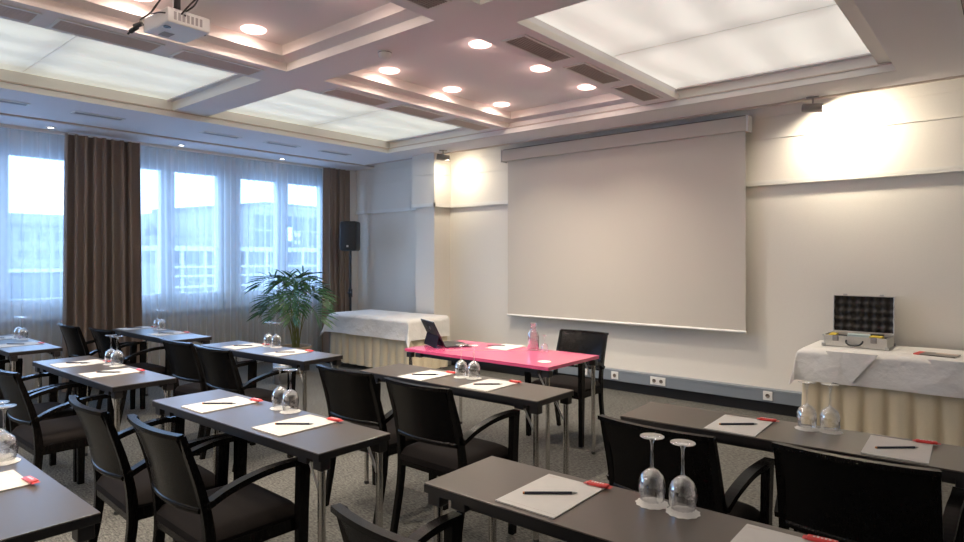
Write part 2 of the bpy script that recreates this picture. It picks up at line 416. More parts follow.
LUM = {0:'behind the camera', 1:'over the near rows', 2:'nearest the front wall'}
for r, (a, b) in enumerate(YR):
    for side, (x0, x1, m_) in (('left', (XS[0], XS[1], M['lumL'])), ('right', (XS[4], XS[5], M['lumR']))):
        o = thing('luminous_ceiling_panel', {('left',1):'long glowing ceiling panel above the near tables, towards the windows', ('left',2):'glowing ceiling panel in the far left bay by the brown curtains',
             ('right',1):'glowing ceiling panel at the top edge, above the middle of the room', ('right',2):'large warm glowing ceiling panel above the right side of the screen'}.get((side,r), 'glowing ceiling panel behind the camera on the %s' % side), 'ceiling light', ((x0+x1)/2, (a+b)/2, ZD), 0, 'luminous ceiling panels')
        hx, hy2 = (x1-x0)/2, (b-a)/2
        MB().quad((-hx-.015,-hy2,0),(-hx-.015,hy2,0),(hx+.015,hy2,0),(hx+.015,-hy2,0)).build('diffuser_film', m_, o)
        MB().box(-hx, hx, -.005, .005, -.003, .002).build('seam', M['seam'], o)

# downlights
def make_down():
    o = thing('downlight', '', 'ceiling light', (0,0,ZK))
    MB().lathe([(.058,-.001),(.060,-.012),(.082,-.010),(.088,-.001)], 28).build('glass_ring', M['ringpink'], o)
    MB().disc((0,0,-.006), .057, 24, nz=-1).build('lamp', M['bright'], o)
    return o
D0 = None
cols = (-4.13, -3.56, -3.05)
def lamp_spot(name, loc, e, col, size, blend, rad=.04, rot=(0,0,0)):
    l = bpy.data.lights.new(name, 'SPOT'); l.energy = e; l.color = col; l.spot_size = size; l.spot_blend = blend; l.shadow_soft_size = rad
    o = bpy.data.objects.new(name, l); COL.objects.link(o); o.location = loc; o.rotation_euler = rot; return o
DOWN = 58; WASH = 16
for r, (a, b) in enumerate(YR):
    for j, y in enumerate((a+.51, a+1.31, a+2.08)):
        for side, x in (('left', -4.14), ('right', -3.10)):
            nth = ('row nearest the camera', 'middle row', 'row nearest the front wall')[j]
            where = ('behind the camera', 'in the coffer by the projector', 'in the coffer before the screen')[r]
            lab = 'glowing downlight %s, %s side, %s' % (where, side, nth)
            if D0 is None:
                D0 = make_down(); D0.location = (x, y, ZK); D0['label'] = lab; D0['group'] = 'downlights in the coffers'; CH[D0.name] = [(k_, []) for k_ in kids(D0)]
            else: dup(D0, (x, y, ZK), 0, lab)
            pl = bpy.data.lights.new('downlight_spill', 'POINT'); pl.energy = .5; pl.color = (1.0,.66,.56); pl.shadow_soft_size = .05
            po = bpy.data.objects.new('downlight_spill', pl); COL.objects.link(po); po.location = (x, y, ZK-.075)
            lamp_spot('downlight_beam', (x, y, ZK-.03), DOWN, (1.0,.87,.71), 2.0, .7)
W0 = None
for j, y in enumerate((.75, 2.116, 3.485, 4.88)):
    lab = 'small white downlight above the sheer curtains, ' + ('out of frame', 'left of the brown curtain', 'right of the brown curtain', 'nearest the corner')[j]
    if W0 is None:
        W0 = thing('small_downlight', lab, 'ceiling light', (-7.80, y, 2.868), 0, 'small downlights over the windows')
        MB().lathe([(.030,-.001),(.032,-.010),(.045,-.008),(.048,-.001)], 20).build('trim_ring', M['white'], W0)
        MB().disc((0,0,-.005), .031, 20, nz=-1).build('lamp', M['winlamp'], W0)
    else: dup(W0, (-7.80, y, 2.868), 0, lab)

# air vents
def make_vent(wx, ly, ns, slat, back, fr):
    o = thing('ceiling_vent', '', 'air vent')
    f = MB(); q = .018
    f.box(-wx/2-q, -wx/2, -ly/2-q, ly/2+q, -.008, .0); f.box(wx/2, wx/2+q, -ly/2-q, ly/2+q, -.008, .0)
    f.box(-wx/2, wx/2, -ly/2-q, -ly/2, -.008, .0); f.box(-wx/2, wx/2, ly/2, ly/2+q, -.008, .0)
    f.build('frame', fr, o)
    MB().box(-wx/2, wx/2, -ly/2, ly/2, -.0015, -.0005).build('backing', back, o)
    s = MB()
    for k in range(ns):
        x = -wx/2 + (k+.5)*wx/ns
        s.box(x-wx/ns*.30, x+wx/ns*.30, -ly/2, ly/2, -.007, -.002)
    tag(s.build('slats', slat, o), None, None, None)
    return o
vd = make_vent(.165, .575, 8, M['ventbrown'], M['ventback'], M['trimwhite'])
vl = make_vent(.20, .60, 8, M['ventpale'], M['ventpale'], M['trimwhite'])
vw = make_vent(.085, .42, 3, M['ventgrey'], M['ventpale'], M['trimwhite'])
first = {}
def vent(proto, x, y, z, lab, grp):
    if proto.name not in first:
        first[proto.name] = 1; CH[proto.name] = [(k_, []) for k_ in kids(proto)]
        proto.location = (x,y,z); proto['label'] = lab; proto['group'] = grp
    else: dup(proto, (x,y,z), 0, lab, grp)
for y, nm in ((1.56,'out of frame'), (2.325,'cut by the top edge of the photo'), (3.635,'furthest from the screen wall of three'), (4.40,'middle of three'), (5.16,'closest to the screen wall')):
    vent(vd, -2.55, y, ZS, 'brown slatted vent beside right luminous panel, ' + nm, 'dark ceiling vents')
for y, nm in ((.85,'at the left photo edge'), (1.57,'second from the left photo edge'), (2.325,'just below the projector'), (3.635,'first beyond the cross beam'), (4.40,'second beyond the cross beam'), (5.16,'closest to the front wall')):
    vent(vl, -4.585, y, ZS, 'pale slatted vent along left luminous panels, ' + nm, 'pale ceiling vents')
for y, nm in ((1.48,'at the left photo edge'), (2.285,'above the brown curtain'), (3.545,'first right of the brown curtain'), (4.335,'second right of the brown curtain'), (5.13,'nearest the corner')):
    vent(vw, -6.93, y, ZP, 'slim grey slot vent in the ceiling before the windows, ' + nm, 'slot vents before the windows')
vr = make_vent(.17, .57, 8, M['ventbrown'], M['ventback'], M['trimwhite'])
vent(vr, -.130, 4.31, ZP, 'dark ceiling vent at the top right corner of the photo', 'right edge vents')
vent(vr, -.130, 5.245, ZP, 'ceiling vent at the right photo edge, nearer the front wall', 'right edge vents')

# smoke detector
o = thing('smoke_detector', 'small white smoke detector on the ceiling beam beside the coffer', 'smoke detector', (-3.42, 2.965, ZS))
MB().lathe([(.0,-.010),(.052,-.010),(.054,-.001)], 24).build('base_plate', M['offwhite'], o)
MB().lathe([(.049,-.010),(.049,-.014),(.030,-.015)], 24).build('slot_ring', M['ventback'], o)
MB().lathe([(.048,-.0145),(.048,-.030),(.040,-.046),(.02,-.052),(0,-.053)], 24).build('cap', M['offwhite'], o)

# wall washers
def washer(loc, rz, label):
    o = thing('wall_spotlight', label, 'spotlight', loc, rz, 'spotlights washing the front wall')
    MB().box(-.05, .05, -.018, .018, .074, .084).build('mounting_plate', M['fixture'], o)
    MB().tube([(0,0,.076),(0,0,.0)], .008, 10).build('stem', M['fixture'], o)
    tilt = Matrix.Translation((0,0,-.012)) @ Matrix.Rotation(.12, 4, 'Y') @ Matrix.Rotation(PI/2, 4, 'Y')
    MB().lathe([(0,-.085),(.034,-.085),(.038,-.078),(.038,.080),(.034,.080),(.034,.074)], 24, mat=tilt).build('housing', M['fixture'], o)
    MB().lathe([(.034,.074),(0,.074)], 24, mat=tilt).build('lens', M['spotlens'], o)
def aim(d): return Vector(d).to_track_quat('-Z', 'Y').to_euler()
washer((-1.335, 6.075, 2.806), .10, 'grey spotlight under the ceiling, right of the projection screen')
washer((-5.69, 5.93, 2.806), .9, 'small grey spotlight in front of the wall pillar')
def wash(loc, d, e):
    l = bpy.data.lights.new('wall_washer_beam', 'AREA'); l.shape = 'RECTANGLE'; l.size = .10; l.size_y = .06; l.energy = e; l.color = (1.0,.87,.68)
    q = bpy.data.objects.new('wall_washer_beam', l); COL.objects.link(q); q.location = loc; q.rotation_euler = aim(d)
wash((-1.20, 6.06, 2.76), (.20,.30,-.50), WASH)
wash((-5.60, 5.93, 2.74), (-.05,.36,-.50), WASH*.34)

# ------------------------------------------------------------------ projection screen
o = thing('projection_screen', 'large grey white roll-down projection screen on the front wall', 'projection screen', (-3.40, 6.2, 0))
MB().box(-1.49, 1.475, -.05, .06, 2.687, 2.825).build('housing', M['screen'], o, bevel=.006)
MB().box(-1.50, -1.49, -.055, .065, 2.68, 2.83).build('end_cap', M['offwhite'], o)
MB().box(1.475, 1.495, -.055, .065, 2.68, 2.83).build('end_cap', M['offwhite'], o)
MB().box(-1.46, 1.465, -.052, .05, 2.8255, 2.832).build('slot', M['groove'], o)
MB().box(-1.425, 1.455, -.002, .0, .775, 2.70).build('screen_fabric', M['screen'], o)
MB().tube([(-1.43,-.001,.765),(1.46,-.001,.765)], .014, 10).build('bottom_bar', M['white'], o)
MB().box(-1.40, -1.34, .06, .092, 2.73, 2.80).box(1.34, 1.40, .06, .092, 2.73, 2.80).build('wall_mount', M['offwhite'], o)

# sockets on the duct
def socket(x, n, label):
    o = thing('power_socket', label, 'power socket', (x, 6.25, .175), 0, 'sockets on the grey cable duct')
    wd = .042*n
    MB().box(-wd, wd, -.010, 0, -.042, .042).build('plate', M['white'], o, bevel=.003)
    for k in range(n):
        cx = (k-(n-1)/2)*.078
        MB().lathe([(.020,0),(.020,-.004),(0,-.004)], 20, mat=Matrix.Translation((cx,-.0150,0)) @ Matrix.Rotation(PI/2,4,'X')).build('outlet', M['groove'], o)
socket(-2.855, 2, 'white double wall socket on the grey duct, left of the briefcase table')
socket(-1.757, 1, 'white wall socket on the grey duct closest to the briefcase table')
socket(-3.36, 1, 'white wall socket seen right of the chair at the pink table')
socket(-3.75, 1, 'white wall socket seen under the right end of the pink table')

# ------------------------------------------------------------------ curtains
def drape(y0, y1, x, z0, z1, nf, amp, seed, flare=0.0):
    rnd = random.Random(seed); ph = [rnd.uniform(0, 2*PI) for _ in range(4)]; fr = [nf, nf*.47, nf*1.71]
    def fn(u, v):
        z = z1 + (z0-z1)*v
        uu = u + .012*math.sin(5*u+ph[3])*v
        yc = (y0+y1)/2; y = yc + (y0+(y1-y0)*uu-yc)*(1+flare*v)
        k = .55+.45*v
        dx = amp*k*(math.sin(2*PI*fr[0]*u+ph[0]) + .45*math.sin(2*PI*fr[1]*u+ph[1]+.5*v) + .25*math.sin(2*PI*fr[2]*u+ph[2]))
        return (x+dx, y + (.35 if nf > 12 else .75)*amp*math.cos(2*PI*fr[0]*u+ph[0]), z)
    return fn
def curtain(name, label, cat, y0, y1, x, z0, z1, nf, amp, seed, m, flare, grp, nu):
    o = MB().grid(drape(y0, y1, x, z0, z1, nf, amp, seed, flare), nu, 16).build(name, m)
    return tag(o, label, cat, grp)
curtain('brown_curtain', 'brown pleated curtain between the two window groups, left of the photo', 'curtain', 2.29, 3.02, -7.90, .015, 2.838, 8, .052, 3, M['curtain'], .05, 'brown curtains', 220)
curtain('brown_curtain', 'narrow brown curtain beside the black loudspeaker', 'curtain', 5.66, 6.08, -7.87, .015, 2.838, 4.5, .042, 5, M['curtain'], .04, 'brown curtains', 140)
curtain('sheer_curtain', 'white sheer curtain left of the brown curtain', 'curtain', .30, 2.34, -8.03, .02, 2.838, 24, .016, 11, M['sheer'], 0, 'sheer curtains', 420)
curtain('sheer_curtain', 'wide white sheer curtain behind the potted palm', 'curtain', 2.95, 5.72, -8.03, .02, 2.838, 32, .016, 12, M['sheer'], 0, 'sheer curtains', 560)

# ------------------------------------------------------------------ chairs
def arc(pts, n):
    """Catmull-Rom through pts"""
    P = [Vector(p) for p in pts]; P = [P[0]*2-P[1]] + P + [P[-1]*2-P[-2]]; out = []
    for i in range(1, len(P)-2):
        for k in range(n):
            t = k/n; a, b, c_, d_ = P[i-1], P[i], P[i+1], P[i+2]
            out.append(.5*((2*b)+(c_-a)*t+(2*a-5*b+4*c_-d_)*t*t+(3*b-a-3*c_+d_)*t**3))
    return out + [P[-2]]
def make_chair():
    o = thing('conference_chair', '', 'chair')
    for s in (-1, 1):
        pts = arc([(s*.222,-.190,0),(s*.222,-.140,.25),(s*.222,-.128,.42),(s*.220,-.155,.60),(s*.218,-.228,.835)], 5)
        hh = [.032+.008*min(1,i/10) if i < 10 else .040-.018*(i-10)/10 for i in range(len(pts))]
        MB().sweep(pts, (1,0,0), .026, hh).build('leg', M['woodblack'], o, bevel=.004)
        MB().sweep([(s*.250,.235,0),(s*.254,.238,.45),(s*.257,.243,.640)], (1,0,0), [.030,.034,.036], [.036,.046,.050]).build('leg', M['woodblack'], o, bevel=.004)
        ap = arc([(s*.230,-.150,.565),(s*.240,-.06,.608),(s*.248,.06,.638),(s*.256,.16,.648),(s*.258,.266,.646)], 5)
        MB().sweep(ap, (1,0,0), .040, .024).build('armrest', M['woodblack'], o, bevel=.004)
    # curved back panel with a slim top edge
    def back(off):
        def fn(u, v):
            x = -.208 + .416*u; z = .545 + .288*v
            y = -.150 - (.030+.050*v)*1.0*v - .034*(1-(2*u-1)**2) + off
            if v > .99: z += .008*(1-(2*u-1)**2)*0
            return (x, y-.008*v, z)
        return fn
    bk = MB(); nu, nv = 14, 8
    bk.grid(back(.010), nu, nv); bk.grid(back(-.010), nu, nv)
    f, g = back(.010), back(-.010)
    for i in range(nu):
        u0, u1 = i/nu, (i+1)/nu
        bk.quad(f(u0,1), f(u1,1), g(u1,1), g(u0,1)); bk.quad(f(u0,0), f(u1,0), g(u1,0), g(u0,0))
    for u in (0,1):
        for j in range(nv): bk.quad(f(u,j/nv), f(u,(j+1)/nv), g(u,(j+1)/nv), g(u,j/nv))
    bk.build('backrest', M['woodblack'], o)
    def lowrail(u, v):
        a = 2*PI*v; x = -.210+.420*u
        return (x, -.150-.034*(1-(2*u-1)**2) + .017*math.cos(a), .548 + .016*math.sin(a))
    MB().grid(lowrail, 10, 8).build('back_rail', M['woodblack'], o)
    tr = MB(); pth = [(-.230+.46*k/14, -.236-.034*(1-(2*k/14-1)**2), .836) for k in range(15)]
    tr.sweep(pth, (0,0,1), .016, .027).build('top_rail', M['woodblack'], o, bevel=.004)
    fr = MB(); fr.box(-.225,.225,.205,.235,.365,.415); fr.box(-.225,.225,-.145,-.115,.365,.415)
    fr.box(-.240,-.215,-.12,.235,.365,.415); fr.box(.215,.240,-.12,.235,.365,.415)
    fr.build('seat_frame', M['woodblack'], o)
    # padded seat, domed
    st = MB(); N = 18
    def seat(u, v):
        x = -1+2*u; y = -1+2*v
        k = (1-abs(x)**5)*(1-abs(y)**5)
        return (x*.232, .058+y*.205, .425 + .048*max(0,k)**.35)
    st.grid(seat, N, N); st.box(-.232,.232,-.147,.263,.395,.4255)
    st.build('seat', M['seatfab'], o)
    return o
chair = make_chair(); CH[chair.name] = [(k_, []) for k_ in kids(chair)]
used = []
def place_chair(x, y, rz, lab, grp):
    if not used:
        used.append(1); chair.location = (x,y,0); chair.rotation_euler = (0,0,rz); chair['label'] = lab; chair['group'] = grp
    else: dup(chair, (x,y,0), rz, lab, grp)
R = math.radians
place_chair(-1.09, 1.216, R(1), 'black wooden armchair at bottom centre, cut by the photo edge', 'chairs in the near row')
place_chair(-3.045, 1.20, R(-3), 'black armchair at the near middle table, left one of two', 'chairs in the near row')
place_chair(-2.47, 1.24, R(-1), 'black armchair in the left foreground, right one of two at the near middle table', 'chairs in the near row')
place_chair(-4.390, 1.195, R(1), 'black armchair at the near left table, seat partly seen at left photo edge', 'chairs in the near row')
place_chair(-4.962, 1.19, 0, 'black armchair behind another at the left photo edge, mostly hidden', 'chairs in the near row')
place_chair(-6.40, 1.20, 0, 'black armchair at the furthest left table, only an arm peeking in', 'chairs in the near row')
place_chair(-1.02, 2.445, R(-2), 'black armchair behind the pair of wine glasses on the nearest table', 'chairs in the second row')
place_chair(-.395, 2.515, R(1), 'black armchair at bottom right, in front of the skirted briefcase table', 'chairs in the second row')
place_chair(-2.90, 2.435, R(2), 'black armchair left of two before the table in front of the pink desk', 'chairs in the second row')
place_chair(-2.29, 2.425, R(0), 'black armchair in the middle of the photo, right of two before the pink desk', 'chairs in the second row')
place_chair(-4.87, 2.37, R(2), 'black armchair left of two at the table before the potted palm', 'chairs in the second row')
place_chair(-4.31, 2.37, R(2), 'black armchair right of two at the table before the potted palm', 'chairs in the second row')
place_chair(-6.795, 2.215, R(2), 'black armchair in front of the brown curtain, left of two', 'chairs in the second row')
place_chair(-6.215, 2.30, R(3), 'black armchair in front of the brown curtain, right of two', 'chairs in the second row')
place_chair(-2.82, 4.46, PI+R(1), 'black armchair behind the pink table, backed by the screen wall', None)

# ------------------------------------------------------------------ tables
def make_table(L, W, top, nm):
    o = thing(nm, '', 'table')
    MB().box(-L/2, L/2, -W/2, W/2, .7355 if nm == 'seminar_table' else .716, .740).build('tabletop', top, o, bevel=.0015)
    if nm == 'seminar_table':
        MB().box(-L/2, L/2, -W/2, W/2, .710, .7353).build('edge_band', M['edge'], o)
    ap = MB(); q = .045
    ap.box(-L/2+.10, L/2-.10, -W/2+.035, -W/2+.055, .682, .709); ap.box(-L/2+.10, L/2-.10, W/2-.055, W/2-.035, .682, .709)
    ap.build('apron', M['edge'], o)
    for sx in (-1, 1):
        for sy in (-1, 1):
            x, y = sx*(L/2-.03), sy*(W/2-.035)
            lg = MB().tube([(x,y,.004),(x,y,.705)], .0150, 14).build('leg', M['chrome'], o)
            MB().lathe([(0,.0),(.016,.0),(.017,.012),(.0145,.022)], 14, (x,y,0)).build('foot', M['plasticblk'], lg)
            MB().box(x-.026, x+.026, y-.022, y+.022, .668, .7085).build('hinge_block', M['edge'], o, bevel=.003)
            MB().box(x-sx*.10-.03, x-sx*.10+.03, y-.018, y+.018, .676, .7085).build('bracket', M['edge'], o, bevel=.003)
            if not (sx < 0 and sy < 0): MB().tube([(x, y, .55), (x-sx*.085, y, .70)], .0055, 8).build('brace', M['steel'], o)
    return o
TB = make_table(1.40, .36, M['tabletop'], 'seminar_table'); CH[TB.name] = [(k_, kids(k_)) for k_ in kids(TB)]
# key: (left x, near y, table phrase)
TABLES = {
 'A': (-1.460, 1.432, 'nearest right-hand table', 'dark laminate folding table nearest the camera, bottom right'),
 'B': (-1.388, 2.634, 'table before the briefcase', 'dark laminate folding table in front of the skirted briefcase table'),
 'C': (-3.250, 2.600, 'table before the pink desk', 'dark laminate folding table just in front of the pink table'),
 'D': (-3.375, 1.360, 'near middle table', 'dark laminate folding table in the left foreground with two chairs before it'),
 'E': (-5.295, 1.325, 'near left table', 'dark laminate folding table left of the foreground one, wine glasses at its far edge'),
 'F': (-7.340, 1.325, 'furthest left table', 'dark laminate folding table cut by the left photo edge, beside the sheer'),
 'G': (-7.105, 2.470, 'table by the brown curtain', 'dark laminate folding table beside the brown curtain below the windows'),
 'H': (-5.235, 2.490, 'table before the palm', 'dark laminate folding table in front of the potted palm'),
 'I': (-3.400, .305, 'bottom-left corner table', 'dark laminate folding table in the bottom left corner of the photo'),
}
TROT = {'A':1.5, 'B':3.0, 'C':.8, 'D':1.2, 'E':1.2, 'F':.4, 'H':3.3}
for i, (k, (x0, y0, ph, lab)) in enumerate(TABLES.items()):
    a = R(TROT.get(k, 0)); loc = (x0+.70*math.cos(a)-.18*math.sin(a), y0+.70*math.sin(a)+.18*math.cos(a), 0)
    if i == 0: TB.location = loc; TB.rotation_euler.z = a; TB['label'] = lab; TB['group'] = 'dark seminar tables in rows'
    else: dup(TB, loc, a, lab, 'dark seminar tables in rows')
pk = make_table(1.40, .68, M['pink'], 'pink_table'); pk['label'] = 'glossy pink presenter table with chrome legs before the screen'; pk.location = (-3.072, 3.825, 0); pk.rotation_euler.z = R(.3)

# ------------------------------------------------------------------ things on the tables
ZT = .7405
def make_glass():
    o = thing('wine_glass', '', 'wine glass')
    t_ = .0011
    outer = [(.0325,.0),(.0365,.020),(.0395,.045),(.0385,.066),(.031,.086),(.018,.098),(.0065,.104)]
    inner = [(.0,.1015),(.010,.0985),(.0175,.0955),(.030,.0845),(.0375,.0655),(.0385,.045),(.0356,.020),(.0318,.0)]
    MB().lathe(outer + [(0.0,.1045)], 28).lathe(inner, 28).build('bowl', M['glass'], o)
    MB().lathe([(.0065,.104),(.0042,.118),(.0038,.150),(.0048,.180),(.009,.190)], 16).build('stem', M['glass'], o)
    MB().lathe([(.009,.190),(.022,.1945),(.0345,.1975),(.0355,.1990),(.0345,.2000),(0,.2003)], 28).build('foot', M['glass'], o)
    return o
def make_doily():
    vs = []; n = 48
    for k in range(n):
        a = 2*PI*k/n; r = .0475 + .002*math.cos(a*12)
        vs.append((r*math.cos(a), r*math.sin(a)))
    m_ = MB(); m_.add([(x,y,.0009) for x,y in vs], [tuple(range(n))]); m_.add([(x,y,0) for x,y in vs]+[(x,y,.0009) for x,y in vs], [(k,(k+1)%n,n+(k+1)%n,n+k) for k in range(n)])
    return tag(m_.build('paper_coaster', M['doily']), '', 'coaster')
def make_pad():
    o = thing('notepad', '', 'notepad')
    MB().box(-.104,.104,-.147,.147,0,.0035).build('paper_stack', M['paper'], o)
    m_ = MB()
    for i, (x, l_) in enumerate(((-.095,.045),(-.095,.03))): m_.box(x, x+l_, .130-i*.005, .1312-i*.005, .0036, .0038)
    m_.box(-.095,.095,-.128,-.1272,.0036,.0038)
    m_.build('printed_lines', M['ventpale'], o)
    return o
def make_pen():
    o = thing('pen', '', 'pen')
    MB().tube([(-.080,0,.0042),(.066,0,.0042)], .0042, 10).build('barrel', M['pen'], o)
    MB().tube([(.066,0,.0042),(.078,0,.0042),(.084,0,.0042)], [.0042,.0022,.0008], 10).build('tip', M['steel'], o)
    MB().tube([(-.085,0,.0042),(-.080,0,.0042)], .0038, 10).build('end_cap', M['penend'], o)
    return o
def make_bar():
    o = thing('red_wrapped_sweet', '', 'sweet')
    m_ = MB(); m_.rbox(-.036,.036,-.012,.012,0,.011,.005)
    for s in (-1,1):
        m_.add([(s*.034,-.010,.002),(s*.034,.010,.002),(s*.046,.013,.004),(s*.046,-.013,.004),(s*.034,-.010,.006),(s*.034,.010,.006)], [(0,1,2,3),(4,5,2,3)])
    m_.build('wrapper', M['red'], o)
    z = MB()
    for k in range(5): z.box(-.022+k*.009, -.0165+k*.009, -.004, .003+.002*(k%2), .0111, .0114)
    z.build('print', M['wrapwhite'], o)
    return o
G0, C0, P0, N0, S0 = make_glass(), make_doily(), make_pad(), make_pen(), make_bar()
for q_ in (G0, C0, P0, N0, S0): CH[q_.name] = [(k_, []) for k_ in kids(q_)]
seen = set()
def put(p, loc, rz, lab, grp):
    if p.name not in seen:
        seen.add(p.name); p.location = loc; p.rotation_euler = (0,0,rz); p['label'] = lab; p['group'] = grp
        return p
    return dup(p, loc, rz, lab, grp)
def place_set(px, py, rz, ph, side, sweet=True, pen_dx=0, pen_rz=None):
    put(P0, (px, py, ZT), rz, 'white notepad on the %s, %s place' % (ph, side), 'notepads on the tables')
    a = rz + R(39 if pen_rz is None else pen_rz)
    put(N0, (px+pen_dx, py-.005, ZT+.0037), a, 'dark pen lying across the notepad on the %s, %s place' % (ph, side), 'pens on the notepads')
    if sweet: put(S0, (px+.078, py+.150, ZT+.0005+.0035), rz+R(4), 'red wrapped sweet at the notepad corner, %s, %s place' % (ph, side), 'red sweets by the notepads')
def glasses(x, y, dx, dy, ph, n=2):
    for k, nm in enumerate(('left', 'right')[:n]):
        X, Y = x+dx*(k-.5 if n > 1 else 0), y+dy*(k-.5 if n > 1 else 0)
        put(C0, (X, Y, ZT), random.uniform(0,1), 'white paper coaster under the %s glass, %s' % (nm, ph), 'paper coasters')
        put(G0, (X, Y, ZT+.0012), 0, 'upturned stemmed wine glass, %s of the pair on the %s' % (nm, ph), 'upturned wine glasses')
ph = {k: v[2] for k, v in TABLES.items()}
#        table: pads (x, y, rot), glasses (x, y)
SETS = {
 'A': ([(-1.085,1.612,1), (-.447,1.632,1)], (-.770,1.748,.096,-.004)),
 'B': ([(-.910,2.812,2), (-.334,2.856,2)], (-.628,2.955,.085,.016)),
 'C': ([(-2.788,2.752,0), (-2.300,2.775,2)], (-2.545,2.868,.085,.02)),
 'D': ([(-3.015,1.540,1), (-2.392,1.562,1)], (-2.675,1.690,.10,-.008)),
 'E': ([(-4.935,1.505,0), (-4.378,1.512,0)], (-4.700,1.645,.11,.0)),
 'F': ([(-7.05,1.50,0), (-6.42,1.50,0)], (-6.86,1.628,.10,.01)),
 'G': ([(-6.98,2.65,0), (-6.25,2.66,0)], (-6.71,2.776,.10,.0)),
 'H': ([(-4.86,2.690,2), (-4.275,2.715,2)], (-4.665,2.828,.10,.01)),
 'I': ([(-2.515,.455,1)], (-2.80,.605,.09,.0)),
}
for k, (pads, g) in SETS.items():
    for j, (x, y, r_) in enumerate(pads):
        place_set(x, y, R(r_), ph[k], ('left', 'right')[j] if len(pads) > 1 else 'right')
    glasses(g[0], g[1], g[2], g[3], ph[k])

# presenter's things
place_set(-3.175, 4.05, R(4), 'pink presenter table', 'only', sweet=False, pen_dx=-.09, pen_rz=20)
put(G0, (-2.775, 4.03, ZT), 0, 'small upturned stemmed glass beside the carafe on the pink table', 'upturned wine glasses').scale = (.72,.72,.68)
put(C0, (-2.525, 3.665, ZT), .3, 'white paper coaster at the near edge of the pink table', 'paper coasters')
o = thing('water_carafe', 'clear glass water carafe on the pink table', 'carafe', (-2.925, 4.09, ZT)); o.scale = (1,1,.76)
MB().lathe([(0,0.0013),(.042,0.0013),(.046,0.0106),(.046,0.1463),(.040,0.1796),(.026,0.2022),(.023,0.2195),(.026,0.2461),(.031,0.2700),(.030,0.2727)], 28).lathe([(0,0.0080),(.042,0.0106),(.0435,0.1463),(.0375,0.1782),(.0235,0.2022),(.021,0.2195),(.0245,0.2461),(.0295,0.2720)], 28).build('bottle', M['glass'], o)
MB().lathe([(0,0.0093),(.0415,0.0120),(.043,0.1436),(.037,0.1756),(0,0.1756)], 28).build('water', M['water'], o)
MB().lathe([(0,0.2554),(.024,0.2554),(.0285,0.2740),(.0285,0.2820),(0,0.2833)], 20).build('stopper', M['glass'], o)

# laptop with a propped screen
ax = Vector((-.9,.436,0)); rt = Vector((-3.512,3.694,0)); ctr = rt + ax*.165
o = thing('laptop', 'open dark laptop with a propped-up screen on the pink table', 'laptop', (ctr.x, ctr.y, ZT), math.atan2(-ax.y, -ax.x))
# local: x along the hinge, keyboard towards +y
MB().rbox(-.165,.165,.004,.232,.001,.012,.008).build('keyboard_base', M['laptop'], o)
MB().box(-.15,.15,.03,.14,.0121,.0135).box(-.05,.05,.155,.215,.0121,.0128).build('keys', M['keys'], o)
tl = Matrix.Translation((0,0,.006)) @ Matrix.Rotation(R(26),4,'X')
ld = MB().rbox(-.165,.165,-.008,.0,.0,.235,.003,mat=tl).build('lid', M['laptop'], o)
MB().box(-.153,.153,.0005,.0012,.012,.222,mat=tl).build('screen', M['lcd'], ld)
MB().lathe([(.014,0),(.014,-.0012),(0,-.0012)], 20, mat=tl @ Matrix.Translation((0,-.0081,.165)) @ Matrix.Rotation(-PI/2,4,'X')).build('badge', M['steel'], ld)
hp = tl @ Vector((0,-.009,.105))
MB().sweep([(0, hp.y, hp.z), (0, -.082, .003)], (1,0,0), .30, .004).build('kickstand', M['stand'], o)

